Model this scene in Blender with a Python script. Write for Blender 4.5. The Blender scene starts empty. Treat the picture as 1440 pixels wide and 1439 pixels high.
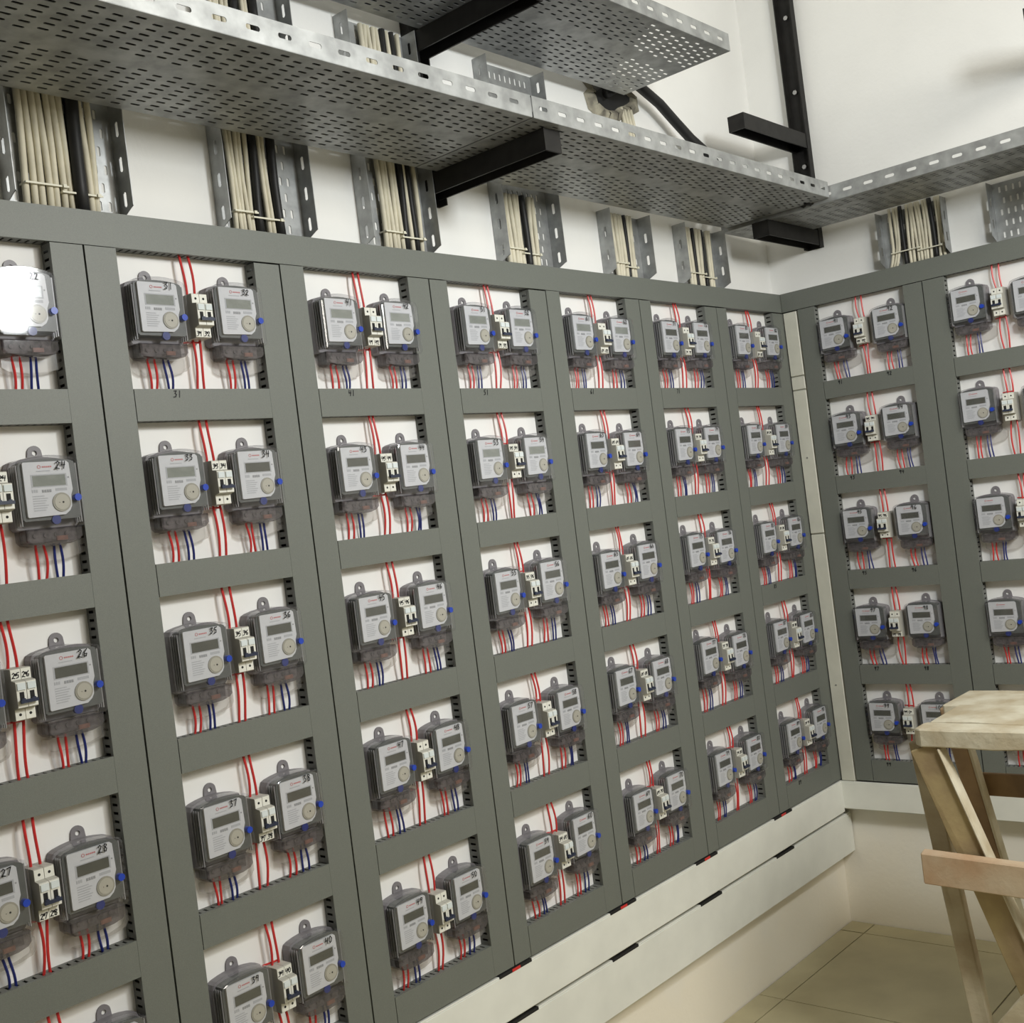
import bpy, math, random
from mathutils import Vector, Matrix
random.seed(7)
SC = bpy.context.scene
COL = SC.collection

# ---------------------------------------------------------------- camera
def make_camera():
    a, b, g = 0.7226438, 0.0020913, -0.1252149          # yaw, pitch, roll
    f = Vector((math.cos(b)*math.cos(a), math.cos(b)*math.sin(a), math.sin(b)))
    rt = Vector((math.sin(a), -math.cos(a), 0)); up = rt.cross(f)
    r2 = math.cos(g)*rt + math.sin(g)*up; u2 = -math.sin(g)*rt + math.cos(g)*up
    cd = bpy.data.cameras.new('camera'); cd.sensor_width = 36; cd.sensor_fit = 'HORIZONTAL'
    cd.lens = 1630.18/1440*36; cd.clip_start = .02
    o = bpy.data.objects.new('camera', cd); COL.objects.link(o)
    M = Matrix((r2, u2, -f)).transposed().to_4x4()
    M.translation = Vector((-3.868376, -1.991508, 1.652685))
    o.matrix_world = M; SC.camera = o
make_camera()
# ---------------------------------------------------------------- world, exposure
w = bpy.data.worlds.new('world'); SC.world = w; w.use_nodes = True
w.node_tree.nodes['Background'].inputs[0].default_value = (.8, .85, .9, 1)
w.node_tree.nodes['Background'].inputs[1].default_value = .05
SC.view_settings.view_transform = 'Standard'; SC.view_settings.look = 'None'
SC.view_settings.gamma = 1; SC.view_settings.use_curve_mapping = False
SC.view_settings.exposure = 0.0
SC.cycles.max_bounces = 8; SC.cycles.diffuse_bounces = 5; SC.cycles.transparent_max_bounces = 16
SC.cycles.sample_clamp_indirect = 4
# ---------------------------------------------------------------- lamps (out of the frame: a floodlight, then an added fill light)
LAMPS = [((-1.87, -2.12, 2.69), (-1.0, .0, 2.0), .27, 30, (.95, .99, 1)),
         ((-2.0, -3.2, 2.95), (-.3, -.3, -.3), 1.1, 70, (1, .95, .85))]  # unseen soft fill, added to brighten the lower walls
def make_lights():
    for loc, aim, size, power, colr in LAMPS:
        ld = bpy.data.lights.new('lamp_light', 'AREA'); ld.shape = 'SQUARE'; ld.size = size
        ld.energy = power; ld.color = colr
        o = bpy.data.objects.new('lamp_light', ld); COL.objects.link(o)
        o.location = loc; o.rotation_euler = (Vector(aim)-Vector(loc)).to_track_quat('-Z', 'Y').to_euler()
make_lights()

# ---------------------------------------------------------------- helpers
class MB:
    def __init__(s): s.v = []; s.f = []
    def quad(s, *p):
        n = len(s.v); s.v += [tuple(q) for q in p]; s.f.append(tuple(range(n, n+len(p))))
    def box(s, x0, x1, y0, y1, z0, z1):
        n = len(s.v)
        s.v += [(x, y, z) for x in (x0, x1) for y in (y0, y1) for z in (z0, z1)]
        for f in ((0,1,3,2), (4,6,7,5), (0,4,5,1), (2,3,7,6), (0,2,6,4), (1,5,7,3)): s.f.append(tuple(n+i for i in f))
    def hexa(s, c):                                       # 8 corners, bottom ring then top ring
        n = len(s.v); s.v += [tuple(q) for q in c]
        for f in ((3,2,1,0), (4,5,6,7), (0,1,5,4), (1,2,6,5), (2,3,7,6), (3,0,4,7)): s.f.append(tuple(n+i for i in f))
    def bar(s, p, q, w, h, upv=(0, 0, 1)):                # square bar between two points
        p = Vector(p); q = Vector(q); d = (q-p).normalized(); sx = d.cross(Vector(upv)).normalized(); uy = sx.cross(d)
        c = []
        for e in (p, q):
            c += [e-sx*w/2-uy*h/2, e+sx*w/2-uy*h/2, e+sx*w/2+uy*h/2, e-sx*w/2+uy*h/2]
        s.hexa(c)
    def tube(s, pts, r, n=6):
        pts = [Vector(p) for p in pts]; base = len(s.v); m = len(pts)
        ref = Vector((1, .01, .02)) if abs((pts[-1]-pts[0]).normalized().x) < .8 else Vector((0, 1, .02))
        for i, p in enumerate(pts):
            d = (pts[min(i+1, m-1)]-pts[max(i-1, 0)]).normalized(); a = d.cross(ref).normalized(); b = d.cross(a)
            for k in range(n):
                t = 2*math.pi*k/n; s.v.append(tuple(p+a*r*math.cos(t)+b*r*math.sin(t)))
        for i in range(m-1):
            for k in range(n):
                s.f.append((base+i*n+k, base+i*n+(k+1) % n, base+(i+1)*n+(k+1) % n, base+(i+1)*n+k))
        s.f.append(tuple(base+k for k in range(n))[::-1]); s.f.append(tuple(base+(m-1)*n+k for k in range(n)))
    def prism(s, outline, y0, y1):                        # outline in (x,z), extruded along y (y1 = front)
        n = len(s.v); k = len(outline)
        s.v += [(x, y0, z) for x, z in outline]+[(x, y1, z) for x, z in outline]
        s.f.append(tuple(range(n, n+k))); s.f.append(tuple(range(n+2*k-1, n+k-1, -1)))
        for i in range(k): s.f.append((n+i, n+k+i, n+k+(i+1) % k, n+(i+1) % k))
    def prismx(s, prof, x0, x1):                          # profile in (y,z), extruded along x
        n = len(s.v); k = len(prof)
        s.v += [(x0, y, z) for y, z in prof]+[(x1, y, z) for y, z in prof]
        s.f.append(tuple(range(n, n+k))); s.f.append(tuple(range(n+2*k-1, n+k-1, -1)))
        for i in range(k): s.f.append((n+i, n+k+i, n+k+(i+1) % k, n+(i+1) % k))
    def shell(s, rings):                                  # list of (outline, y): closed at the last
        n0 = len(s.v); k = len(rings[0][0])
        for o, y in rings: s.v += [(x, y, z) for x, z in o]
        for r in range(len(rings)-1):
            a = n0+r*k; b = a+k
            for i in range(k): s.f.append((a+i, b+i, b+(i+1) % k, a+(i+1) % k))
        s.f.append(tuple(range(n0+len(rings)*k-1, n0+(len(rings)-1)*k-1, -1)))
    def disc(s, x, z, r, y0, y1, n=14): s.prism([(x+r*math.cos(2*math.pi*i/n), z+r*math.sin(2*math.pi*i/n)) for i in range(n)], y0, y1)
    def data(s, name, m, smooth=False, bevel=0):
        me = bpy.data.meshes.new(name); me.from_pydata(s.v, [], s.f); me.materials.append(m)
        import bmesh
        bm = bmesh.new(); bm.from_mesh(me); bmesh.ops.recalc_face_normals(bm, faces=bm.faces)
        if bevel: bmesh.ops.bevel(bm, geom=bm.edges[:], offset=bevel, segments=1, affect='EDGES', clamp_overlap=True)
        bm.to_mesh(me); bm.free()
        if smooth:
            for p in me.polygons: p.use_smooth = True
        return me
    def build(s, name, m, parent=None, smooth=False, bevel=0):
        return link(name, s.data(name, m, smooth, bevel), parent)
def link(name, me, parent=None, loc=(0, 0, 0)):
    o = bpy.data.objects.new(name, me); COL.objects.link(o)
    if parent: o.parent = parent
    o.location = loc; return o
def tag(o, label, cat, group=None):
    o['label'] = label; o['category'] = cat
    if group: o['group'] = group
    return o
BOARD = .035                                              # face of the mounting boards (wall face is at .06)
def place(o, wall, x, y, z):
    if wall == 'L': o.location = (x, BOARD+y, z)
    else: o.location = (BOARD+y, -x, z); o.rotation_euler = (0, 0, -math.pi/2)
def thing(name, label, cat, wall, x, y, z, group=None):
    o = bpy.data.objects.new(name, None); COL.objects.link(o); o.empty_display_size = .05
    place(o, wall, x, y, z); return tag(o, label, cat, group)
def struct(name, mb, m):
    o = mb.build(name, m); o['kind'] = 'structure'; return o

# ---------------------------------------------------------------- materials
def mat(name, col, rough=.5, metal=0, noise=0, nscale=30, bump=0, bscale=200, col2=None, stretch=None, spec=.5):
    m = bpy.data.materials.new(name); m.use_nodes = True; nt = m.node_tree; B = nt.nodes['Principled BSDF']
    B.inputs['Base Color'].default_value = (*col, 1); B.inputs['Roughness'].default_value = rough
    B.inputs['Metallic'].default_value = metal; B.inputs['Specular IOR Level'].default_value = spec
    if noise or bump:
        tc = nt.nodes.new('ShaderNodeTexCoord'); src = tc.outputs['Object']
        if stretch:
            mp = nt.nodes.new('ShaderNodeMapping'); mp.inputs['Scale'].default_value = stretch; nt.links.new(src, mp.inputs[0]); src = mp.outputs[0]
    if noise:
        n = nt.nodes.new('ShaderNodeTexNoise'); n.inputs['Scale'].default_value = nscale; n.inputs['Detail'].default_value = 6
        nt.links.new(src, n.inputs['Vector'])
        cr = nt.nodes.new('ShaderNodeValToRGB'); c2 = col2 or tuple(c*(1-noise) for c in col); c1 = col if col2 else tuple(min(1, c*(1+noise*.5)) for c in col)
        cr.color_ramp.elements[0].position = .35; cr.color_ramp.elements[1].position = .65
        cr.color_ramp.elements[0].color = (*c2, 1); cr.color_ramp.elements[1].color = (*c1, 1)
        nt.links.new(n.outputs['Fac'], cr.inputs[0]); nt.links.new(cr.outputs[0], B.inputs['Base Color'])
    if bump:
        n = nt.nodes.new('ShaderNodeTexNoise'); n.inputs['Scale'].default_value = bscale; n.inputs['Detail'].default_value = 4
        nt.links.new(src, n.inputs['Vector']); b = nt.nodes.new('ShaderNodeBump'); b.inputs['Strength'].default_value = bump; b.inputs['Distance'].default_value = .003
        nt.links.new(n.outputs['Fac'], b.inputs['Height']); nt.links.new(b.outputs[0], B.inputs['Normal'])
    return m
def clear_mat(name, tint, haze, hazecol, rough=.06):
    m = bpy.data.materials.new(name); m.use_nodes = True; nt = m.node_tree; N = nt.nodes; L = nt.links
    N.remove(N['Principled BSDF']); out = N['Material Output']
    t = N.new('ShaderNodeBsdfTransparent'); t.inputs[0].default_value = (*tint, 1)
    d = N.new('ShaderNodeBsdfDiffuse'); d.inputs[0].default_value = (*hazecol, 1)
    g = N.new('ShaderNodeBsdfGlossy'); g.inputs[0].default_value = (1, 1, 1, 1); g.inputs['Roughness'].default_value = rough
    lw = N.new('ShaderNodeLayerWeight'); lw.inputs[0].default_value = .5     # Schlick from |cos|, same from both sides
    pw = N.new('ShaderNodeMath'); pw.operation = 'POWER'; pw.inputs[1].default_value = 5
    fr = N.new('ShaderNodeMath'); fr.operation = 'MULTIPLY_ADD'; fr.inputs[1].default_value = .7; fr.inputs[2].default_value = .045
    L.new(lw.outputs['Facing'], pw.inputs[0]); L.new(pw.outputs[0], fr.inputs[0])
    m1 = N.new('ShaderNodeMixShader'); m1.inputs[0].default_value = haze; m2 = N.new('ShaderNodeMixShader')
    L.new(t.outputs[0], m1.inputs[1]); L.new(d.outputs[0], m1.inputs[2]); L.new(fr.outputs[0], m2.inputs[0])
    L.new(m1.outputs[0], m2.inputs[1]); L.new(g.outputs[0], m2.inputs[2]); L.new(m2.outputs[0], out.inputs[0])
    return m
M = dict(
    wall=mat('wall_paint', (.82, .82, .80), .75, noise=.06, nscale=1.6, bump=.25, bscale=60, spec=.2),
    ceil=mat('ceiling_paint', (.8, .8, .77), .8, noise=.03, nscale=2),
    floor=mat('floor_tile', (.52, .465, .29), .4, noise=.15, nscale=6, col2=(.44, .39, .24)),
    grout=mat('grout', (.17, .15, .11), .9, noise=.2),
    board=mat('white_board', (.84, .84, .83), .55, noise=.03, nscale=4, spec=.3),
    duct=mat('grey_pvc', (.146, .158, .142), .5, noise=.10, nscale=700, bump=.12, bscale=900, spec=.6),
    ductin=mat('grey_pvc_side', (.165, .172, .16), .6, noise=.1, nscale=300, spec=.3),
    trunk=mat('white_pvc', (.76, .77, .72), .45, noise=.05, nscale=9, spec=.35),
    ivory=mat('corner_pvc', (.60, .60, .53), .5, noise=.07, nscale=14, spec=.3),
    zinc=mat('galvanised_steel', (.40, .41, .41), .5, metal=.7, noise=.25, nscale=22, bump=.1, bscale=60),
    black=mat('black_painted_steel', (.016, .015, .014), .55, noise=.3, nscale=30, spec=.3),
    bolt=mat('zinc_bolt', (.45, .45, .45), .4, metal=.8, noise=.1),
    cream=mat('cream_cable', (.66, .62, .49), .6, noise=.14, nscale=18, spec=.3),
    dark=mat('black_cable', (.02, .02, .02), .5, noise=.2, spec=.3),
    tie=mat('cable_tie', (.7, .68, .56), .5, noise=.05),
    mbase=mat('meter_base', (.20, .19, .205), .45, noise=.08, nscale=60),
    mcase=mat('meter_inner', (.095, .102, .100), .4, noise=.1, nscale=60),
    mrib=mat('meter_rib', (.27, .27, .28), .3, noise=.05),
    face=mat('meter_face', (.61, .625, .66), .4, noise=.03, nscale=60),
    lcd=mat('meter_display', (.085, .088, .075), .25, noise=.1, nscale=90),
    lcdpale=mat('meter_display_pale', (.24, .26, .235), .25, noise=.1, nscale=90),  # paler display tone, mostly for top-row meters
    red=mat('red_print', (.55, .20, .21), .6, noise=.05),
    print=mat('grey_print', (.44, .455, .49), .6, noise=.1, nscale=500),
    darkprint=mat('dark_print', (.30, .31, .33), .6, noise=.1, nscale=500),
    port=mat('port_ring', (.34, .33, .28), .35, noise=.05),
    portin=mat('port_disc', (.47, .455, .39), .4, noise=.05),
    ink=mat('marker_ink', (.008, .008, .01), .6, noise=.1),
    blue=mat('blue_plastic', (.012, .05, .42), .35, noise=.05),
    term=mat('terminal_block', (.19, .175, .18), .5, noise=.6, nscale=110),
    blued=mat('dark_blue_seal', (.004, .018, .17), .4, noise=.1),
    copper=mat('copper_seal', (.42, .20, .14), .35, noise=.4, nscale=120),
    brk=mat('breaker_body', (.47, .46, .41), .5, noise=.04, nscale=40),
    brkside=mat('breaker_front', (.74, .74, .68), .45, noise=.04, nscale=40),
    window=mat('breaker_window', (.66, .72, .74), .15, noise=.03),
    toggle=mat('breaker_toggle', (.02, .028, .06), .35, noise=.05),
    hole=mat('screw_hole', (.01, .01, .01), .8, noise=.1),
    wred=mat('red_insulation', (.58, .030, .030), .4, noise=.08),
    wblue=mat('blue_insulation', (.012, .022, .16), .4, noise=.08),
    wood=mat('painted_wood', (.56, .50, .37), .8, noise=.4, nscale=5, bump=.6, bscale=40, col2=(.36, .29, .19), stretch=(1.5, 1, 1.5)),
    woodw=mat('whitewashed_wood', (.62, .58, .46), .85, noise=.4, nscale=11, bump=.7, bscale=50, col2=(.44, .37, .25)),
    woodb=mat('brown_wood', (.40, .27, .15), .8, noise=.3, nscale=8, bump=.4, bscale=50, col2=(.22, .145, .085)),
    woodr=mat('reddish_wood', (.58, .50, .37), .85, noise=.3, nscale=3.4, bump=.4, bscale=50, col2=(.44, .26, .14)),
    woody=mat('yellow_wood', (.48, .38, .19), .8, noise=.3, nscale=7, bump=.4, bscale=50, col2=(.30, .22, .12)),
    plaster=mat('rough_plaster', (.42, .39, .30), .95, noise=.6, nscale=22, bump=1, bscale=60, col2=(.12, .11, .09)),
    cover=clear_mat('smoky_cover', (.93, .93, .94), .025, (.5, .5, .52)),
    tcover=clear_mat('smoky_terminal_cover', (.62, .60, .61), .18, (.27, .255, .265)),
    clear=clear_mat('clear_skirt', (.86, .85, .84), .12, (.7, .68, .66), .15),
    lamp=mat('lamp_housing', (.1, .1, .1), .5, noise=.1),
)

def dirty_foot(m):                                        # grimy unpainted band that fades out about half a metre up the wall
    nt = m.node_tree; N = nt.nodes; L = nt.links; B = N['Principled BSDF']; src = B.inputs['Base Color'].links[0].from_socket
    tc = N.new('ShaderNodeTexCoord'); sp = N.new('ShaderNodeSeparateXYZ'); L.new(tc.outputs['Object'], sp.inputs[0])
    ns = N.new('ShaderNodeTexNoise'); ns.inputs['Scale'].default_value = 5; ns.inputs['Detail'].default_value = 8; L.new(tc.outputs['Object'], ns.inputs['Vector'])
    a = N.new('ShaderNodeMath'); a.operation = 'MULTIPLY_ADD'; a.inputs[1].default_value = .5; a.inputs[2].default_value = -.25; L.new(ns.outputs['Fac'], a.inputs[0])
    b = N.new('ShaderNodeMath'); b.operation = 'ADD'; L.new(sp.outputs['Z'], b.inputs[0]); L.new(a.outputs[0], b.inputs[1])
    mr = N.new('ShaderNodeMapRange'); mr.inputs[1].default_value = .62; mr.inputs[2].default_value = .15; L.new(b.outputs[0], mr.inputs[0])
    mx = N.new('ShaderNodeMixRGB'); L.new(mr.outputs[0], mx.inputs[0]); L.new(src, mx.inputs[1]); mx.inputs[2].default_value = (.86, .81, .70, 1)
    L.new(mx.outputs[0], B.inputs['Base Color'])
dirty_foot(M['wall'])
# ---------------------------------------------------------------- room
def room():
    X0, Y0, H, t = -7.0, -5.0, 3.8, .15; f = .06
    m = MB(); m.box(X0-t, f, f, f+t, -.1, H); struct('wall_left', m, M['wall'])
    m = MB(); m.box(f, f+t, Y0-t, f+t, -.1, H); struct('wall_right', m, M['wall'])
    m = MB(); m.box(X0-t, X0, Y0-t, f, -.1, H); struct('wall_back', m, M['wall'])
    m = MB(); m.box(X0, f, Y0-t, Y0, -.1, H); struct('wall_front', m, M['wall'])
    m = MB(); m.box(X0-t, f+t, Y0-t, f+t, H, H+.1); struct('ceiling', m, M['ceil'])
    m = MB(); m.box(X0, f, Y0, f, -.1, -.004); fl = struct('floor', m, M['grout'])
    xs = [f-.002, -.037]; ys = [f-.002, -.033]
    while xs[-1] > -5: xs.append(xs[-1]-.6)
    while ys[-1] > -4.2: ys.append(ys[-1]-.6)
    for i in range(len(xs)-1):
        for j in range(len(ys)-1):
            m = MB(); x1, x0, y1, y0 = xs[i], xs[i+1], ys[j], ys[j+1]
            dz = random.uniform(-.0008, .0008)
            m.box(x0+.0025, x1-.0025, y0+.0025, y1-.0025, -.006, dz)
            m.build('tile', M['floor'], fl)
room()

# ---------------------------------------------------------------- ducts
def duct_meshes(L, W, D=.035, horiz=True, ends=True):
    """L along x (horiz) or z; base with slotted sides and a snap-on cover. back at y=0."""
    base = MB(); P = .0156
    def B(a0, a1, b0, b1, y0, y1):                        # a along, b across
        if horiz: base.box(a0, a1, y0, y1, b0, b1)
        else: base.box(b0, b1, y0, y1, a0, a1)
    B(0, L, -W/2, W/2, -.0015, 0)
    for sgn in (-1, 1):
        b0, b1 = sorted((sgn*W/2, sgn*(W/2-.0016)))
        B(0, L, b0, b1, -.007, -.0015); B(0, L, b0, b1, -D+.002, -D+.011)
        n = int(L/P); off = (L-n*P)/2
        B(0, off+.003, b0, b1, -D+.011, -.007)
        for i in range(n):
            a = off+i*P+.003+.0052
            B(a, min(L, a+P-.0052) if i < n-1 else L, b0, b1, -D+.011, -.007)
    cov = MB()
    if horiz: cov.box(.0008, L-.0008, -D, -D+.002, -W/2, W/2)
    else: cov.box(-W/2, W/2, -D, -D+.002, .0008, L-.0008)
    for sgn in (-1, 1):                                   # cover lips clipped over the sides
        b0, b1 = sorted((sgn*W/2, sgn*(W/2+.0008)))
        if horiz: cov.box(.0008, L-.0008, -D, -D+.006, b0, b1)
        else: cov.box(b0, b1, -D, -D+.006, .0008, L-.0008)
    return base, cov
def duct(label, wall, x0, x1, z0, z1, horiz, cat='cable duct', name='wiring_duct', group=None):
    if horiz:
        t = thing(name, label, cat, wall, x0, 0, (z0+z1)/2, group); b, c = duct_meshes(x1-x0, z1-z0)
    else:
        t = thing(name, label, cat, wall, (x0+x1)/2, 0, z0, group); b, c = duct_meshes(z1-z0, x1-x0, horiz=False)
    b.build('slotted_base', M['ductin'], t); c.build('cover', M['duct'], t)
    return t

DIG = {'0': [[(.3,1),(.08,.8),(.05,.35),(.25,0),(.5,.15),(.58,.6),(.3,1)]], '1': [[(.3,1),(.28,0)]],
 '2': [[(.08,.8),(.3,1),(.5,.82),(.4,.5),(.08,.05)], [(.08,.05),(.3,.1),(.6,0)]], '3': [[(.1,.95),(.5,.98),(.28,.6),(.52,.42),(.4,.08),(.05,.02)]],
 '4': [[(.12,1),(.08,.5),(.55,.52)], [(.5,.95),(.42,0)]], '5': [[(.55,1),(.18,.95),(.14,.58),(.45,.55),(.48,.15),(.08,0)]],
 '6': [[(.45,1),(.12,.55),(.15,.08),(.45,.05),(.52,.38),(.15,.42)]], '7': [[(.05,.92),(.55,1),(.22,0)]],
 '8': [[(.5,.9),(.2,1),(.15,.72),(.5,.35),(.4,.02),(.1,.1),(.2,.45),(.52,.82)]], '9': [[(.5,.9),(.2,.98),(.1,.62),(.45,.58),(.52,.92),(.42,0)]]}
def scribble(mb, text, x, z, y, h, wdt=.0011, slant=.12):
    for ch in text:
        for line in DIG[ch]:
            for i in range(len(line)-1):
                p = Vector((x+(line[i][0]+slant*line[i][1])*h, 0, z+line[i][1]*h)); q = Vector((x+(line[i+1][0]+slant*line[i+1][1])*h, 0, z+line[i+1][1]*h))
                d = (q-p); n = Vector((-d.z, 0, d.x)).normalized()*wdt; e = d.normalized()*wdt*.6
                c = [p-e-n, q+e-n, q+e+n, p-e+n]
                mb.hexa([(v.x, y, v.z) for v in c]+[(v.x, y-.0003, v.z) for v in c])
        x += h*.78

# openings: (wall, x0, x1, first meter number)
OPEN = [('L', -3.113, -2.789, 21), ('L', -2.6578, -2.3344, 31), ('L', -2.2033, -1.8822, 41), ('L', -1.7486, -1.4284, 51),
        ('L', -1.2971, -.98, 61), ('L', -.8475, -.5307, 71), ('L', -.3946, -.0712, 81), ('R', .1246, .4542, 91), ('R', .5916, .9216, 101)]
SEAML = [-3.1795, -2.7236, -2.2678, -1.8106, -1.3565, -.9077, -.4575, .0055]
SEAMR = [.060, .5196, .987]
ZB = [1.981, 1.641, 1.3022, .9618, .621]                  # bottoms of the openings
ZT = [2.2565, 1.920, 1.5793, 1.237, .8966]                # tops of the openings
ZF, ZTOP = .546, 2.322
ROW = ['top', 'second', 'third', 'fourth', 'bottom']
COLW = ['leftmost column', 'second column', 'third column', 'fourth column', 'fifth column', 'sixth column', 'column before the corner', 'first right-wall column', 'rightmost column']
CH = ['far left column (meters 21 to 30)', 'column of meters 31 to 40', 'column of meters 41 to 50', 'column of meters 51 to 60', 'column of meters 61 to 70',
      'column of meters 71 to 80', 'column of meters 81 to 90 beside the corner', 'right wall column of meters 91 to 100', 'rightmost column on the right wall']
SHORT = ['meters 21 to 30', 'meters 31 to 40', 'meters 41 to 50', 'meters 51 to 60', 'meters 61 to 70', 'meters 71 to 80', 'meters 81 to 90', 'meters 91 to 100', 'the rightmost meter column']
MARK = {(1, 0): '31', (2, 0): '41', (3, 0): '51', (4, 0): '61', (5, 0): '71', (6, 2): '85', (6, 4): '89'}
MARKR = {(7, 0): ('91', '92'), (7, 1): ('93', '94'), (7, 2): ('95', '96'), (7, 3): ('97', '98'), (7, 4): ('99', '100')}
for c, (wl, a, b, n0) in enumerate(OPEN):
    s0, s1 = (SEAML[c], SEAML[c+1]) if wl == 'L' else (SEAMR[c-7], SEAMR[c-6])
    m = MB(); m.box(s0+.0005, s1-.0005, BOARD, .0600-.0002, ZF+.005, ZTOP-.003)
    # the board stands behind its column
    m2 = MB(); m2.box(0, s1-s0-.001, 0, .0248, 0, ZTOP-ZF-.01)
    o = m2.build('backing_board', M['board']); place(o, wl, s0+.0005, 0, ZF+.005); tag(o, 'white backing board behind the %s of meters' % COLW[c], 'board', 'backing boards')
    duct('tall grey vertical slotted duct on the left side of the %s' % COLW[c], wl, s0+.0028, a, ZF, 2.2555-random.uniform(0, .003), False, group='vertical wiring ducts')
    duct('tall grey vertical slotted duct on the right side of the %s' % COLW[c], wl, b, s1-.0028, ZF, 2.2555-random.uniform(0, .003), False, group='vertical wiring ducts')
    for r in range(5):
        z1 = ZB[r]; z0 = ZT[r+1] if r < 4 else ZF+.001
        who = 'meters %d and %d' % (n0+2*r, n0+2*r+1) if c < 8 else 'the two unnumbered meters'
        mk = MARK.get((c, r)) or MARKR.get((c, r))
        lab = 'short grey duct below %s, %s row, %s' % (who, ROW[r], COLW[c])
        if isinstance(mk, str): lab = lab.replace('short grey duct', 'grey duct')+', inked %s' % mk
        t = duct(lab, wl, a+.0018, b-.0004, z0, z1, True, group='horizontal wiring ducts')
        if mk:
            k = MB(); hh = (z1-z0)/2
            if isinstance(mk, str): scribble(k, mk, .085, hh-.016, -.0353, .013)
            else: scribble(k, mk[0], .055, hh-.017, -.0353, .012); scribble(k, mk[1], .235, hh-.017, -.0353, .012)
            k.build('handwritten_number', M['ink'], t)
duct('long grey duct running across the top of all columns on the left wall', 'L', -3.6, .034, 2.2568, ZTOP, True)
duct('long grey duct running across the top of the columns on the right wall', 'R', .001, 2.4, 2.2568, ZTOP, True)

# ---------------------------------------------------------------- meter: meshes built once, shared
OX, OZ = .049, .150                                       # from face top-left to the thing's origin
def sh(pts): return [(x-OX, z+OZ) for x, z in pts]
def arch(x0, x1, z0, z1, rise, r=.009, n=6):
    p = [(x0+r*.4, z0), (x1-r*.4, z0), (x1, z0+r*.4), (x1, z1-r)]
    p += [(x1-r*.3, z1-r*.3)]
    for i in range(n+1):
        t = i/n; x = (x1-r)+(x0+r-(x1-r))*t; p.append((x, z1+rise*4*t*(1-t)))
    p += [(x0+r*.3, z1-r*.3), (x0, z1-r), (x0, z0+r*.4)]
    return p
def inset(o, d):
    cx = sum(p[0] for p in o)/len(o); cz = sum(p[1] for p in o)/len(o)
    hx = max(abs(p[0]-cx) for p in o); hz = max(abs(p[1]-cz) for p in o)
    return [(cx+(x-cx)*(1-d/hx), cz+(z-cz)*(1-d/hz)) for x, z in o]
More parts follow.
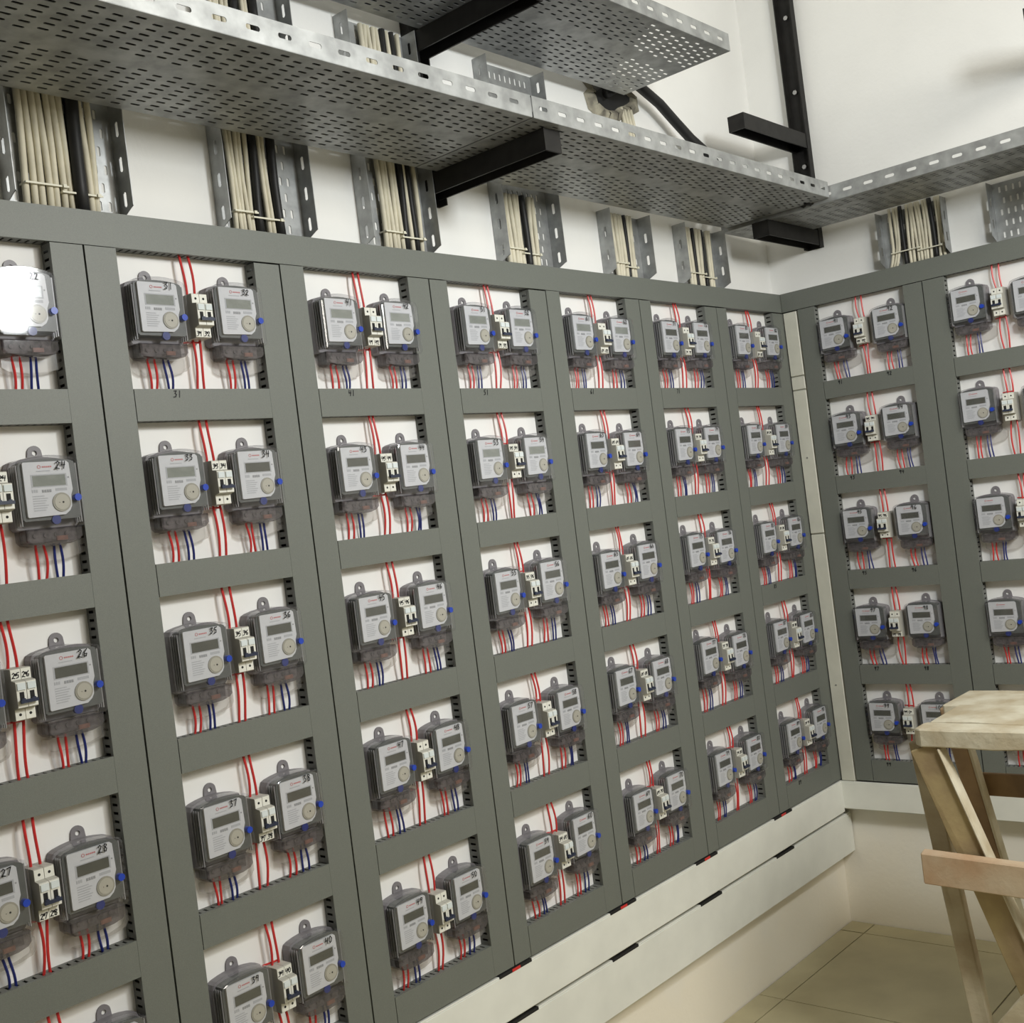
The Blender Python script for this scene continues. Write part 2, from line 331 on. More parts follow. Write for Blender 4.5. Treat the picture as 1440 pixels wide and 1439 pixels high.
def meter_meshes():
    R = {}; K = .78                                       # depth scale
    body = arch(-.013, .107, -.119, .006, .006, .012)
    m = MB(); m.shell([(sh(inset(body, .001)), 0), (sh(body), -.004), (sh(body), -.026), (sh(inset(body, .002)), -.030)]); m.quad(*[(x, 0, z) for x, z in sh(inset(body, .001))])
    R['base'] = m.data('base', M['mbase'])
    m = MB(); lug = []; n = 10
    for i in range(n+1): t = math.pi*i/n; lug.append((.0495+.0135*math.cos(t), .021+.0135*math.sin(t)))
    lug += [(.034, .004), (.065, .004)]; lug = sh(lug)
    hole = [(.0495+.0048*math.cos(2*math.pi*i/len(lug)), .021+.0048*math.sin(2*math.pi*i/len(lug))) for i in range(len(lug))]; hole = sh(hole)
    k = len(lug); v0 = len(m.v)
    m.v += [(x, 0, z) for x, z in lug]+[(x, 0, z) for x, z in hole]+[(x, -.005, z) for x, z in lug]+[(x, -.005, z) for x, z in hole]
    for i in range(k):
        j = (i+1) % k
        m.f += [(i, j, k+j, k+i), (2*k+i, 3*k+i, 3*k+j, 2*k+j), (i, 2*k+i, 2*k+j, j), (k+i, k+j, 3*k+j, 3*k+i)]
    R['mounting_lug'] = m.data('mounting_lug', M['mbase'])
    m = MB(); ic = arch(-.007, .101, -.104, .002, .004, .010); m.prism(sh(ic), -.0302, -.060)
    R['inner_case'] = m.data('inner_case', M['mcase'])
    m = MB()
    for y in (-.036, -.046, -.056):
        for xa in (-.0095, .1015): m.box(xa-OX, xa+.0022-OX, y-.0018, y+.0018, -.112+OZ, -.004+OZ)
    R['side_rib'] = m.data('side_rib', M['mrib'])
    m = MB(); m.shell([(sh(body), -.0303), (sh(body), -.066), (sh(inset(body, .0015)), -.0695), (sh(inset(body, .005)), -.0712)])
    R['clear_cover'] = m.data('clear_cover', M['cover'])
    m = MB(); fp = [(.002, 0), (.082, 0), (.0865, -.004), (.0885, -.052), (.0845, -.062), (.0835, -.082), (.079, -.090), (.070, -.0965), (.002, -.098), (0, -.096), (0, -.002)]
    m.prism(sh(fp), -.0605, -.0665); R['faceplate'] = m.data('faceplate', M['face'])
    for nm, mt in (('display', 'lcd'), ('display_pale', 'lcdpale')):
        m = MB(); m.box(.0155-OX, .0765-OX, -.0672, -.0664, -.0435+OZ, -.0245+OZ); R[nm] = m.data('display', M[mt])
    m = MB(); m.box(.0125-OX, .0795-OX, -.0669, -.0664, -.0455+OZ, -.0225+OZ); R['display_frame'] = m.data('display_frame', M['print'])
    m = MB()                                              # red ring and a line of small red print
    for i in range(8):
        t0, t1 = 2*math.pi*i/8, 2*math.pi*(i+1)/8; c = (.030, -.009)
        q = [(c[0]+r*math.cos(t), c[1]+r*math.sin(t)) for r, t in ((.0034, t0), (.0034, t1), (.0023, t1), (.0023, t0))]; m.prism(sh(q), -.0665, -.0671)
    for i in range(5): m.box(.0355+i*.0037-OX, .0384+i*.0037-OX, -.0671, -.0665, -.0106+OZ, -.0080+OZ)
    R['red_print'] = m.data('red_print', M['red'])
    m = MB()
    for i in range(3): m.box(.012+i*.004-OX, .0148+i*.004-OX, -.0670, -.0665, -.0545+OZ, -.049+OZ)
    for i in range(7): m.box(.012-OX, (.034+.006*((i*5) % 3)/2)-OX, -.0669, -.0665, -.0620-.0042*i+OZ, -.0602-.0042*i+OZ)
    m.box(.056-OX, .0775-OX, -.0670, -.0665, -.0535+OZ, -.0485+OZ)
    m.box(.024-OX, .05-OX, -.0669, -.0665, -.0175+OZ, -.0158+OZ)
    R['small_print'] = m.data('small_print', M['print'])
    m = MB()
    for i in range(4): m.box(.0305+i*.0046-OX, .0341+i*.0046-OX, -.0671, -.0665, -.0550+OZ, -.0500+OZ)
    m.disc(.0825-OX, -.030+OZ, .0016, -.0665, -.0672, 8)
    R['dark_print'] = m.data('dark_print', M['darkprint'])
    m = MB(); m.disc(.0645-OX, -.0740+OZ, .0172, -.066, -.0690, 20); R['port_ring'] = m.data('port_ring', M['port'])
    m = MB(); m.disc(.0645-OX, -.0740+OZ, .0140, -.0688, -.0698, 18); R['port_disc'] = m.data('port_disc', M['portin'])
    m = MB(); m.disc(.0665-OX, -.0745+OZ, .0018, -.0697, -.0704, 8); m.disc(.0595-OX, -.0745+OZ, .0007, -.0697, -.0704, 6); R['port_hole'] = m.data('port_hole', M['hole'])
    m = MB(); m.disc(.0945-OX, -.0675+OZ, .0066, -.060, -.0735, 14); R['blue_button'] = m.data('blue_button', M['blue'])
    m = MB(); m.disc(.0525-OX, -.1045+OZ, .0085, -.0550, -.0640, 14); R['blue_seal'] = m.data('blue_seal', M['blued'])
    m = MB(); m.prism(sh([(.004, -.118), (.094, -.118), (.094, -.142), (.004, -.142)]), -.001, -.038)
    for i in range(4): m.disc(.018+i*.020-OX, -.130+OZ, .0045, -.038, -.042, 8)
    R['terminal_block'] = m.data('terminal_block', M['term'])
    m = MB(); tc = [(-.004, -.1185), (.103, -.1185), (.103, -.136), (.096, -.1435), (.078, -.1485), (.05, -.1505), (.02, -.1490), (.003, -.1455), (-.004, -.138)]
    m.shell([(sh(tc), -.001), (sh(tc), -.052), (sh(inset(tc, .003)), -.058)]); R['terminal_cover'] = m.data('terminal_cover', M['tcover'])
    m = MB(); m.box(.052-OX, .0725-OX, -.0560, -.0510, -.1415+OZ, -.1335+OZ); R['copper_seal'] = m.data('copper_seal', M['copper'])
    m = MB(); cs = [(.0, -.150), (.112, -.132), (.119, -.140), (.119, -.158), (.112, -.168), (.09, -.174), (.05, -.177), (.012, -.174), (.0, -.167)]
    m.shell([(sh(cs), -.001), (sh(cs), -.022), (sh(inset(cs, .002)), -.026)]); R['clear_skirt'] = m.data('clear_skirt', M['clear'])
    for me in R.values():
        for v in me.vertices: v.co.y *= K
    return R
MM = meter_meshes()
def jit(s): return random.uniform(-s, s)
def wire(mb, xa, za, xb, zb, ya, yb, bow, r=.0024, n=8):
    pts = []
    for i in range(n+1):
        t = i/n; e = t*t*(3-2*t)
        pts.append((xa+(xb-xa)*e+bow*math.sin(math.pi*t), ya+(yb-ya)*e-.004*math.sin(math.pi*t), za+(zb-za)*t))
    mb.tube(pts, r)
def meter(num, label, wall, fx, fz, zlow, pale, written=True):
    """fx, fz: world-side position of the faceplate's top-left corner; zlow: top of the duct below"""
    t = thing('electricity_meter', label, 'electricity meter', wall, fx+OX, 0, fz-OZ, 'electricity meters')
    for k, me in MM.items():
        if k in ('display', 'display_pale'):
            if (k == 'display_pale') != pale: continue
        link('display' if k == 'display_pale' else k, me, t)
    if written:
        m = MB(); scribble(m, str(num), .0565-OX-(.004 if num >= 100 else 0)+jit(.002), -.0135+OZ+jit(.0015), -.0713*.78, .0125+jit(.0012), .00095, .1+jit(.1)); m.build('handwritten_number', M['ink'], t)
    zl = zlow-(fz-OZ)-.006
    j = jit(.004)
    for i, (xa, xb) in enumerate(((.022, .024), (.037, .037), (.0575, .060), (.068, .071))):
        m = MB(); wire(m, xa-OX, .004, xb-OX+j+jit(.003), zl, -.018, -.016, jit(.0035)); m.build('red_wire' if i < 2 else 'blue_wire', M['wred' if i < 2 else 'wblue'], t)
# ---------------------------------------------------------------- circuit breaker
def breaker_meshes():
    R = {}; W = .0175
    prof = [(0, .002), (-.002, 0), (-.046, 0), (-.048, .001), (-.048, .020), (-.0615, .0225), (-.0625, .024), (-.0625, .066), (-.0615, .068), (-.048, .070), (-.048, .089), (-.046, .090), (-.002, .090), (0, .088)]
    m = MB(); m.prismx(prof, -.018, -.0003); m.prismx(prof, .0003, .018)
    R['housing'] = m.data('housing', M['brk'])
    m = MB()
    for s in (-.0091, .0091):
        for z0, z1, y in ((.0015, .0195, .048), (.0235, .0665, .0625), (.0705, .0885, .048)): m.box(s-.0086, s+.0086, -y-.0006, -y+.0012, z0, z1)
    R['front_plate'] = m.data('front_plate', M['brkside'])
    m = MB()
    for s in (-.0091, .0091): m.box(s-.0072, s+.0072, -.0655, -.0625, .0535, .0650)
    R['label_window'] = m.data('label_window', M['window'])
    m = MB()
    for s in (-.0091, .0091):
        m.box(s-.0030, s+.0030, -.0700, -.0620, .0335, .0390)
    m.box(-.0155, .0155, -.0720, -.0675, .0310, .0370)
    R['toggle'] = m.data('toggle', M['toggle'])
    m = MB()
    for s in (-.0091, .0091): m.box(s-.0040, s+.0040, -.0634, -.0622, .0360, .0500)
    R['toggle_slot'] = m.data('toggle_slot', M['hole'])
    m = MB()
    for s in (-.0091, .0091):
        for z in (.0105, .0795): m.disc(s, z, .0026, -.047, -.0489, 8)
    R['terminal_screw'] = m.data('terminal_screw', M['hole'])
    m = MB(); m.box(-.022, .022, -.0068, 0, .028, .062); R['mounting_rail'] = m.data('mounting_rail', M['zinc'])
    return R
BM = breaker_meshes()
def breaker(label, wall, bx, bz, ztop, zlow, n1, pos):
    t = thing('circuit_breaker', label, 'circuit breaker', wall, bx, -.0005, bz, 'circuit breakers')
    for k, me in BM.items():
        if k != 'mounting_rail': link(k, me, t)
    m = MB()
    if pos >= 0:
        z = .0735 if pos else .0035; y = -.0488
        scribble(m, str(n1 % 100), -.0168, z, y, .0095, .0008); scribble(m, str((n1+1) % 100), .0010, z, y, .0095, .0008)
        m.build('handwritten_number', M['ink'], t)
    for i, s in enumerate((-.0085, .0085)):
        m = MB(); wire(m, s*.9+jit(.003)-.004, ztop-bz+.006, s, .086, -.017, -.020, jit(.004), .0026); m.build('red_wire', M['wred'], t)
        m = MB(); wire(m, s, .004, s*.9+jit(.004), zlow-bz-.006, -.020, -.016, jit(.005), .0026); m.build('red_wire', M['wred'], t)
    m = MB(); zz = -.004 if random.random() < .5 else .094; m.tube([(-.026, -.012, zz), (-.008, -.018, zz+jit(.001)), (.010, -.018, zz)], .0021); m.build('link_wire', M['wred'], t)

OFFS = {24:(49,208),26:(46,206),28:(41,196),31:(-135,208),32:(50,209),33:(-136,208),34:(47,208),35:(-131,203),36:(50,208),37:(-133,201),38:(48,203),39:(-133,194),40:(53,203),41:(-125,202),42:(56,202),43:(-133,205),44:(50,204),45:(-134,206),46:(50,208),47:(-131,212),48:(50,211),49:(-135,198),50:(48,201),51:(-125,208),52:(49,208),53:(-137,206),54:(44,206),55:(-135,207),56:(45,212),57:(-135,208),58:(50,207),59:(-135,201),60:(47,212),61:(-133,205),62:(50,203),63:(-137,209),64:(43,206),65:(-140,207),66:(43,212),67:(-139,215),68:(43,210),69:(-130,202),70:(43,211),71:(-133,207),72:(50,210),73:(-131,209),74:(38,209),75:(-135,214),76:(39,209),77:(-136,221),78:(49,211),79:(-136,210),80:(56,214),81:(-139,211),82:(65,212),83:(-144,209),84:(56,207),85:(-133,209),86:(58,213),87:(-133,210),88:(60,209),89:(-130,205),90:(64,211),91:(-142,211),92:(55,211),93:(-140,211),94:(47,214),95:(-144,213),96:(51,210),97:(-144,205),98:(47,209),99:(-137,209),100:(51,207),101:(-141,215),103:(-150,221),105:(-143,209),107:(-147,208),102:(55,204)}
random.seed(21)
for c, (wl, a, b, n0) in enumerate(OPEN):
    xc = (a+b)/2
    for r in range(5):
        nl = n0+2*r; top = ZT[r]
        dl = OFFS.get(nl, (-134 if c < 7 else -143, 208)); dr = OFFS.get(nl+1, (48 if c < 7 else 52, 208))
        for n, (dx, dz), side in ((nl, dl, 'left'), (nl+1, dr, 'right')):
            if c < 8: lab = 'grey meter hand-numbered %d, %s of its pair, %s row, %s' % (n, side, ROW[r], COLW[c])
            else: lab = 'unnumbered grey electricity meter, %s one of the %s row in the rightmost column' % (side, ROW[r])
            meter(n, lab, wl, xc+dx/1000, ZB[r]+dz/1000, ZB[r], (n % 10 in (1, 2) and c < 5) or n in (33, 24, 53, 54), c < 8)
        mid = (dl[0]+dr[0])/2000+.0465
        bz = ZB[r]+.102+(dl[1]+dr[1]-414)/2000+jit(.002)
        lab = ('white circuit breaker between meters %d and %d, %s row, %s' % (nl, nl+1, ROW[r], COLW[c])) if c < 8 else 'white two-pole circuit breaker in the %s row of the rightmost column' % ROW[r]
        breaker(lab, wl, xc+mid, bz, top, ZB[r], nl, (-1 if c == 8 else (0 if (r == 0 or nl in (27, 37, 97)) else (-1 if nl in (47, 49, 57) else 1))))

# ---------------------------------------------------------------- white trunking under the ducts and in the corner
def trunking(label, wall, x0, x1, z0, z1, yf, split, opens=(), name_red=False):
    t = thing('cable_trunking', label, 'cable trunking', wall, x0, 0, z0)
    xs = [0]+[s-x0 for s in split]+[x1-x0]; H = z1-z0; y1 = .0245
    m = MB(); m.box(0, x1-x0, -yf+.006, y1, 0, H); m.build('channel', M['trunk'], t)
    for i in range(len(xs)-1):
        m = MB(); m.box(xs[i]+.0008, xs[i+1]-.0008, -yf, -yf+.0055, .004, H-.003)
        m.box(xs[i]+.0008, xs[i+1]-.0008, -yf+.0015, -yf+.012, H-.003, H+.0015); m.build('lid', M['trunk'], t, bevel=.0008)
    for q in opens:                                       # wire openings in the top edge, their shade painted as black boxes
        m = MB(); m.box(q-.060-x0, q+.060-x0, -yf-.0008, -yf+.014, H-.0035, H+.0042); m.build('wire_opening', M['hole'], t)
        if name_red: m = MB(); m.box(q-.014-x0, q+.016-x0, -yf-.0016, -yf-.0008, H-.003, H+.0042); m.build('red_wire', M['wred'], t)
    return t
trunking('upper white cable trunking directly below the grey ducts on the left wall', 'L', -3.6, -.0, .424, .539, .037, [-2.6], [-2.7236, -2.2678, -1.8106, -1.3565, -.922, -.44], True)
trunking('lower white cable trunking along the left wall nearer the floor', 'L', -3.6, .055, .266, .412, .030, [-2.6], [-2.27, -1.80, -1.363, -.914, -.444])
trunking('white cable trunking below the grey ducts on the right wall', 'R', -.02, 2.4, .437, .539, .037, [1.1])
# cables glimpsed in the gap below the frame
def corner_channel():
    t = thing('corner_channel', 'narrow ivory vertical channel in the wall corner between grey ducts', 'cable channel', 'R', 0, 0, .541)
    m = MB(); m.box(.001, .057, -.026, .0, 0, 1.712); m.build('channel', M['ivory'], t)
    for z0, z1 in ((0, .90), (.903, 1.425), (1.428, 1.475), (1.478, 1.712)):
        m = MB(); m.box(.003, .055, -.034, -.0265, z0+.001, z1-.001); m.build('lid', M['ivory'], t, bevel=.002)
    for z in (.35, 1.18):
        m = MB(); m.disc(.028, z, .003, -.0335, -.0355, 8); m.build('screw', M['bolt'], t)
corner_channel()

# ---------------------------------------------------------------- perforated trays
class Sheet:
    """sheet with stadium-shaped slots in cells; welded vertices, thickness from solidify"""
    def __init__(s): s.v = []; s.f = []; s.d = {}
    def p(s, x, y):
        k = (round(x, 5), round(y, 5))
        if k not in s.d: s.d[k] = len(s.v); s.v.append(k)
        return s.d[k]
    def rect(s, x0, x1, y0, y1): s.f.append((s.p(x0, y0), s.p(x1, y0), s.p(x1, y1), s.p(x0, y1)))
    def cell(s, x0, x1, y0, y1, l, w):
        cx, cy = (x0+x1)/2, (y0+y1)/2; a, b = l/2, w/2; a2, b2 = a-b*.6, b*.4
        c = [s.p(x0, y0), s.p(x1, y0), s.p(x1, y1), s.p(x0, y1)]
        h = [s.p(cx+a, cy-b2), s.p(cx+a, cy+b2), s.p(cx+a2, cy+b), s.p(cx-a2, cy+b), s.p(cx-a, cy+b2), s.p(cx-a, cy-b2), s.p(cx-a2, cy-b), s.p(cx+a2, cy-b)]
        s.f += [(c[1], c[2], h[1], h[0]), (c[2], h[2], h[1]), (c[2], c[3], h[3], h[2]), (c[3], h[4], h[3]), (c[3], c[0], h[5], h[4]), (c[0], h[6], h[5]), (c[0], c[1], h[7], h[6]), (c[1], h[0], h[7])]
    def build(s, name, m, parent, fn, th=.0014):
        me = bpy.data.meshes.new(name); me.from_pydata([fn(x, y) for x, y in s.v], [], s.f); me.materials.append(m)
        o = link(name, me, parent); md = o.modifiers.new('thickness', 'SOLIDIFY'); md.thickness = th; md.offset = 0
        return o
def perforated(L, W, bands, px=.0365, py=.0213, sl=.0195, sw=.0068):
    s = Sheet(); n = int(L/px); off = (L-n*px)/2
    if off > 1e-4: s.rect(0, off, 0, W); s.rect(L-off, L, 0, W)
    for i in range(n):
        x0, x1 = off+i*px, off+(i+1)*px; y = .012+(py/2 if i % 2 else 0); s.rect(x0, x1, 0, y)
        while y+py < W-.008:
            if any(b0 < y+py/2 < b1 for b0, b1 in bands): s.rect(x0, x1, y, y+py)
            else: s.cell(x0, x1, y, y+py, sl, sw)
            y += py
        s.rect(x0, x1, y, W)
    return s
def lip(L, H, px=.07, sl=.030, sw=.0095, start=.0):
    s = Sheet(); n = int(L/px); off = (L-n*px)/2
    if off > 1e-4: s.rect(0, off, 0, H); s.rect(L-off, L, 0, H)
    for i in range(n): s.cell(off+i*px, off+(i+1)*px, 0, H, sl, sw)
    return s
def ladder_tray(name, label, origin, rz, L, W, H=.05, bands=((.19, .225),), group=None):
    """lies flat: x along the run, y from 0 (wall side) to -W, lips point up"""
    t = bpy.data.objects.new(name, None); COL.objects.link(t); t.location = origin; t.rotation_euler = (0, 0, rz); tag(t, label, 'cable tray', group)
    perforated(L, W, bands).build('perforated_base', M['zinc'], t, lambda x, y: (x, -y, 0))
    lip(L, H).build('side_lip', M['zinc'], t, lambda x, y: (x, -W, y)); lip(L, H).build('side_lip', M['zinc'], t, lambda x, y: (x, 0, y))
    m = MB(); m.box(0, L, -W, -W+.006, H-.0014, H); m.box(0, L, -.006, 0, H-.0014, H); m.build('rolled_edge', M['zinc'], t)
    return t
G = 'horizontal cable trays'
ladder_tray('cable_tray', 'long perforated steel tray at upper left, left of the joint above bracket', (-3.75, -.002, 2.533), 0, 1.94, .383, group=G)
ladder_tray('cable_tray', 'perforated steel tray on the left wall running from the joint to the corner', (-1.806, -.002, 2.533), 0, 1.476, .383, group=G)
ladder_tray('cable_tray', 'highest perforated steel tray, its open end jutting toward the corner', (-3.75, -.002, 2.895), 0, 2.90, .378, group=G)
ladder_tray('cable_tray', 'perforated steel tray running along the right wall from the corner', (-.0, .02, 2.522), -math.pi/2, 2.4, .322, .05, group=G)
def drop_tray(label, wall, x0, x1, z0, z1):
    W = x1-x0; L = z1-z0; D = .05
    t = thing('cable_riser', label, 'cable tray', wall, x0, .0235, z0, 'vertical cable risers')
    perforated(L, W-.004, ((-1, .015),)).build('perforated_base', M['zinc'], t, lambda x, y: (y+.002, 0, x), .0012)
    for xx, nm in ((.0008, -1), (W-.0008, 1)):
        s = lip(L, D); s.build('side_lip', M['zinc'], t, lambda x, y, xx=xx: (xx, -y, x+(max(0, .018-x)*y/D*1.2 if x < .018 else 0)))
    return t
DROP = [('L', -2.838, -2.600, 2.895, 'first'), ('L', -2.372, -2.137, 2.895, 'second'), ('L', -1.966, -1.740, 2.895, 'third'), ('L', -1.476, -1.230, 2.895, 'fourth'),
        ('L', -.990, -.775, 2.533, 'fifth'), ('L', -.575, -.322, 2.533, 'sixth'), ('R', .385, .611, 2.520, ''), ('R', .760, 1.0, 2.520, '')]
CAB = [[.17, .23, .29, .35, .41, .47, .53, ('k', .615, .028), .70, .76], [.16, .21, .26, .31, .36, ('k', .43, .02), .53, .58, ('k', .655, .022)],
       [.31, .37, .43, .49, .55, ('k', .62, .018), .70, ('k', .76, .016), .85], [.15, .21, .27, .33, .39, ('k', .47, .02), .59, .65],
       [.25, .32, .39, .46, ('k', .54, .014), .62, .69], [.22, .29, ('k', .38, .014), .46, .53, ('k', .61, .012), .72, .78],
       [.17, .22, .27, ('k', .34, .014), .42, .47, .52, .57, .62, .67, .72, ('k', .79, .016), .86, .92], []]
random.seed(5)
for i, (wl, x0, x1, z1, nm) in enumerate(DROP):
    lab = 'perforated steel riser rising from the duct on the left wall, %s from the left' % nm if wl == 'L' else ('perforated steel riser full of cables on the right wall' if i == 6 else 'bare perforated steel riser at the right photo edge')
    drop_tray(lab, wl, x0, x1, 2.326, z1-.002)
    fr0 = [q for q in CAB[i] if not isinstance(q, tuple)]
    W = x1-x0; where = '%s riser from the left' % nm if wl == 'L' else 'riser on the right wall'
    for q in CAB[i]:
        blk = isinstance(q, tuple); fx = q[1] if blk else q; r = (q[2] if blk else min(.0150, .98*min([abs(a-b) for a in fr0 for b in fr0 if a != b])*W))/2
        mb = MB(); ztop = z1-.008 if i < 3 else 2.528; pts = []; n = 9; y0 = -.004-r; ph = random.uniform(0, 6)
        lean = .010 if i == 6 and fx > .3 else 0
        for k in range(n+1):
            z = 2.3225+(ztop-2.3225)*k/n
            pts.append((fx*W+.0025*math.sin(ph+z*14)+(-.02*(1-k/4)**2 if i == 6 and k < 4 and fx < .3 else 0), y0-.003*abs(math.sin(ph*2+z*9))-.002, z-2.3225))
        mb.tube(pts, r-.0002, 7)
        o = mb.build('cable', M['dark' if blk else 'cream'], None, smooth=True); place(o, wl, x0, .0235, 2.3225)
        tag(o, '%s cable running up the %s' % ('black' if blk else 'cream', where), 'cable', '%s cables in the %s' % ('black' if blk else 'cream', where))
    if CAB[i]:
        fr = [q[1] if isinstance(q, tuple) else q for q in CAB[i]]
        for zz, a, b in ((2.372, fr[0], fr[len(fr)//2]), (2.362, fr[len(fr)//2], fr[-1])):
            mb = MB(); mb.box((a*W)-.007, (b*W)+.007, -.0275, -.0258, 0, .0035); mb.box((a*W)-.007, (a*W)-.0058, -.0258, -.002, 0, .0035)
            mb.box((b*W)-.006, (b*W)+.001, -.031, -.0275, -.0015, .005)
            o = mb.build('cable_tie', M['tie']); place(o, wl, x0, .0235, zz)
            tag(o, 'thin %s plastic tie binding the cables in the %s' % ('upper' if zz > 2.37 else 'lower', where), 'cable tie', 'cable ties')
# cream cables that go on from the fifth riser to the hole in the wall
for k in range(4):
    mb = MB(); x = .10+k*.017; mb.tube([(x, -.012, 2.592), (x-.001, -.010, 2.70), (x-.006, -.009, 2.80), (x-.016, -.004, 2.885)], .006, 7)
    o = mb.build('cable', M['cream'], smooth=True); place(o, 'L', -.875, .0235, 0); tag(o, 'cream cable running from tray up to the rough hole in the wall', 'cable', 'cream cables below the wall hole')
def wall_hole():
    t = thing('wall_opening', 'dark ragged hole in the wall ringed with rough broken plaster', 'wall hole', 'L', -.84, .0248, 2.915)
    random.seed(3); m = MB(); n = 22; ring = []
    for k in range(n):
        a = 2*math.pi*k/n; rr = 1+.22*math.sin(3*a+1)+.12*random.random()
        ring.append((a, rr))
    for k in range(n):
        a, r0 = ring[k]; b, r1 = ring[(k+1) % n]
        def P(a, r, s, y): return (.105*r*s*math.cos(a), y, .044*r*s*math.sin(a)*(1.1 if math.sin(a) < 0 else 1))
        m.quad(P(a, r0, 1.22+.3*(math.sin(a) < -.2), -.0005), P(b, r1, 1.22+.3*(math.sin(b) < -.2), -.0005), P(b, r1, 1.05, -.010-.004*(k % 3)), P(a, r0, 1.05, -.010-.004*(k % 3)))
        m.quad(P(a, r0, 1.05, -.010-.004*(k % 3)), P(b, r1, 1.05, -.010-.004*(k % 3)), P(b, r1, .84, -.003), P(a, r0, .84, -.003))
    m.build('plaster_edge', M['plaster'], t)
    m = MB(); m.prism([(.105*r*.9*math.cos(a), .044*r*.9*math.sin(a)*(1.1 if math.sin(a) < 0 else 1)) for a, r in ring], -.0005, -.003); m.build('opening', M['hole'], t)
wall_hole()
mb = MB(); pp = [(-.90, .030, 2.90), (-.84, .012, 2.935), (-.78, .0, 2.948), (-.73, .0, 2.932), (-.65, .0, 2.905), (-.57, .0, 2.862), (-.50, -.01, 2.812), (-.44, -.03, 2.765), (-.39, -.05, 2.70), (-.36, -.075, 2.63), (-.352, -.12, 2.578)]
mb.tube(pp, .0165, 12); o = mb.build('thick_cable', M['dark'], smooth=True); tag(o, 'thick black cable curving from the wall hole down into the tray', 'cable')

# cables lying in the trays
random.seed(9)
for k in range(16):                                       # lower trays: along the left wall, round the corner, along the right wall
    d = .018+k*.0193; r = .0093; z = 2.5395+r; zr = 2.5242+r; dl = .022+k*.0226
    pts = [(x, -dl+jit(.001), z+jit(.0004)) for x in (-3.7, -3.1, -2.5, -1.9, -1.3, -.8, -.45)]
    c = .03; ex = -d
    pts += [(-.34, -(dl+d)/2-.002, z), (ex-c*1.2, -d-.002, zr), (ex-c*.4, -d-c*.3, zr), (ex, -d-c*1.2, zr)]
    pts += [(ex+jit(.0005), y, zr) for y in (-.6, -1.0, -1.5, -2.3) if y < -d-.1]
    mb = MB(); mb.tube(pts, r, 6); o = mb.build('tray_cable', M['dark'], smooth=True)
    tag(o, 'black cable lying in the lower trays along both walls', 'cable', 'black cables lying in the lower trays')
for k in range(2):                                        # a second layer against the wall-side lip
    mb = MB(); mb.tube([(x, -.016-k*.021+jit(.001), 2.5705+jit(.0005)) for x in (-3.7, -2.9, -2.1, -1.3, -.5)], .0100, 6)
    o = mb.build('tray_cable', M['dark'], smooth=True); tag(o, 'black cable stacked on top of the others along the wall-side lip of the left tray', 'cable', 'black cables stacked in the left tray')
for k in range(10):                                       # upper tray: turn to the hole near the open end
    d = .026+k*.033; r = .014; z = 2.8975+r; e = -.98-k*.018
    pts = [(x, -d+jit(.002), z) for x in (-3.7, -3.0, -2.4, -1.8, -1.4)]+[(e-.10, -d, z), (e-.03, -d+.012, z+.002*k), (e+.03, -d+.05, z+.004*k)]
    if d > .08: pts += [(e+.05, -.04, z+.006*k+.02)]
    mb = MB(); mb.tube(pts, r, 6); o = mb.build('tray_cable', M['dark'], smooth=True)
    tag(o, 'black cable lying in the highest tray', 'cable', 'black cables lying in the highest tray')

# ---------------------------------------------------------------- black steel brackets
def bracket(label, wall, x, z0, z1, arms, yback, proj=.03):
    t = thing('wall_bracket', label, 'bracket', wall, x, .0245, z0, 'black wall brackets')
    m = MB(); w = .064; m.box(-w/2, w/2, -.004, 0, 0, z1-z0); m.box(-w/2, -w/2+.004, -proj, -.004, 0, z1-z0); m.box(w/2-.004, w/2, -proj, -.004, 0, z1-z0); m.build('upright', M['black'], t)
    for z, L in arms:
        m = MB(); h = .052; a = -.030; b = .030; zz = z-z0
        m.box(a, b, -L, -.004, zz-.005, zz); m.box(a, a+.005, -L, -.004, zz-h, zz-.005); m.box(b-.005, b, -L, -.004, zz-h, zz-.005); m.box(a+.005, b-.005, -L, -L+.005, zz-h, zz-.005)
        m.build('arm', M['black'], t)
    k = 0; z = z1-.45
    while z > z0+.1:
        m = MB(); m.disc(.0, z-z0, .0085, -.004, -.012, 6); m.build('bolt', M['bolt'], t); z -= .27; k += 1
    return t
bracket('black steel bracket on the left wall holding both trays at their joint', 'L', -1.707, 2.462, 3.55, [(2.5315, .415), (2.893, .415)], 0)
bracket('black steel bracket in the corner with a bare upper arm', 'R', .134, 2.462, 3.75, [(2.5205, .395), (2.868, .47)], 0)

bracket('black steel bracket on the right wall just past the right photo edge', 'R', 1.08, 2.462, 3.75, [(2.5205, .395), (2.868, .47)], 0)

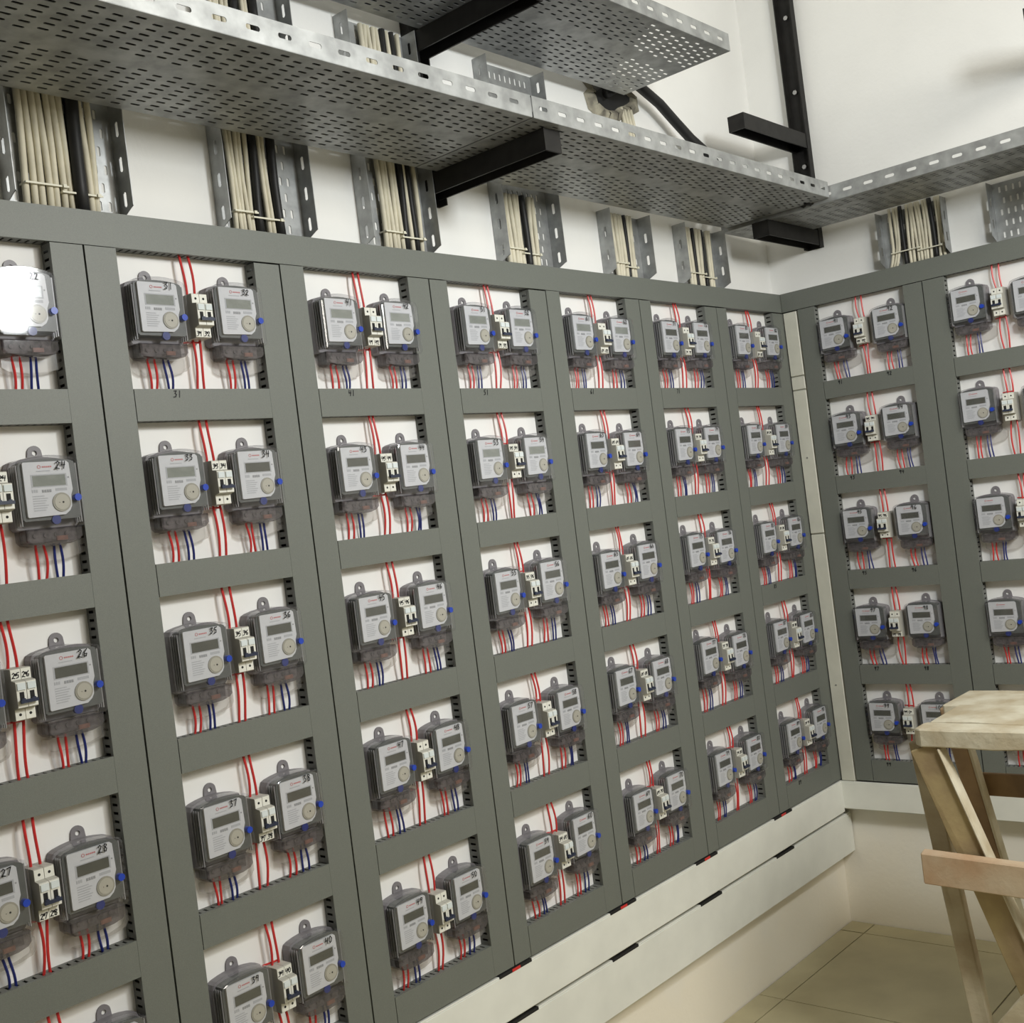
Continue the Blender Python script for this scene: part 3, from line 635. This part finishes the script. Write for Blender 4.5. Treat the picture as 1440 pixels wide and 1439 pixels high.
# ---------------------------------------------------------------- wooden trestle
def trestle():
    t = bpy.data.objects.new('wooden_trestle', None); COL.objects.link(t); t.location = (-.86, -1.3, 0)
    tag(t, 'paint-splashed rough wooden trestle standing in front of the right wall', 'trestle')
    O = Vector((-.86, -1.3, 0))
    def V(x, y, z): return Vector((x, y, z))-O
    def plank(name, p, q, w, h, mt, up=(0, 0, 1), j=.004):
        m = MB(); m.bar(V(*p), V(*q), w, h, up)
        m.v = [tuple(c+jit(j) for c in v) for v in m.v]
        return m.build(name, M[mt], t, bevel=.003)
    random.seed(12)
    def top(name, x0, x1, y0, y1, z0, z1, cut, mt):       # plank lying along y with knocked corners
        m = MB(); n = 12
        o = [(x0, y1-cut), (x0+cut, y1), (x1-cut*.5, y1), (x1, y1-cut*.5)]+[(x1+jit(.004), y1+(y0-y1)*k/n) for k in range(1, n)]+[(x1, y0), (x0, y0)]+[(x0+jit(.005), y0+(y1-y0)*k/n) for k in range(1, n)]
        b = len(m.v); k = len(o); zt = [z1+jit(.002) for _ in o]; zb = [z0+jit(.003) for _ in o]
        m.v += [(x-O.x, y-O.y, z) for (x, y), z in zip(o, zb)]+[(x-O.x, y-O.y, z) for (x, y), z in zip(o, zt)]
        m.f.append(tuple(range(k))); m.f.append(tuple(range(2*k-1, k-1, -1)))
        for i in range(k): m.f.append((i, (i+1) % k, k+(i+1) % k, k+i))
        m.build(name, M[mt], t, bevel=.003)
    top('top_plank', -1.115, -1.03, -1.95, -.777, .958, 1.0, .020, 'woodw')
    top('top_plank', -1.026, -.82, -1.95, -.790, .965, 1.001, .004, 'woodw')
    top('top_plank', -.817, -.616, -1.95, -.742, .965, .999, .004, 'woodw')
    for sy, y0 in ((1, -.80), (-1, -1.90)):
        yy = lambda y: y if sy == 1 else -2.70-y
        plank('brace', (-1.088, yy(-.800), .957), (-1.088, yy(-1.098), .06), .040, .066, 'woody', (0, 1, 0))
        plank('brace_edge', (-1.095, yy(-.838), .955), (-1.095, yy(-1.134), .07), .040, .008, 'woodw', (0, 1, 0), .001)
        plank('leg', (-1.045, yy(-.768), .955), (-1.045, yy(-.862), 0), .030, .046, 'wood', (0, 1, 0))
        plank('leg', (-.66, yy(-.700), .962), (-.66, yy(-.868), 0), .050, .046, 'woodb', (0, 1, 0))
        plank('leg_edge', (-.668, yy(-.728), .960), (-.668, yy(-.896), 0), .040, .007, 'woodw', (0, 1, 0), .001)
        plank('end_rail', (-1.03, yy(-.875), .215), (-.66, yy(-.875), .215), .03, .06, 'wood', (0, 0, 1))
    plank('rail', (-1.135, -.775, .665), (-1.135, -1.93, .630), .028, .076, 'woodr')
    plank('rail', (-.615, -.720, .735), (-.615, -1.93, .735), .024, .064, 'woodb')
    plank('brace', (-1.165, -.83, .15), (-1.165, -1.50, .93), .024, .085, 'wood')
trestle()
# ---------------------------------------------------------------- lamp housings (floodlight and added fill panel)
for (loc, aim, size, power, colr), lab in zip(LAMPS, ('square floodlight hanging in front of the meter wall', 'large unseen panel added as fill light')):
    m = MB(); s = size/2+.02; m.box(-s, s, -s, s, .004, .06); o = m.build('lamp', M['lamp'])
    o.location = loc; o.rotation_euler = (Vector(aim)-Vector(loc)).to_track_quat('-Z', 'Y').to_euler(); tag(o, lab, 'lamp')
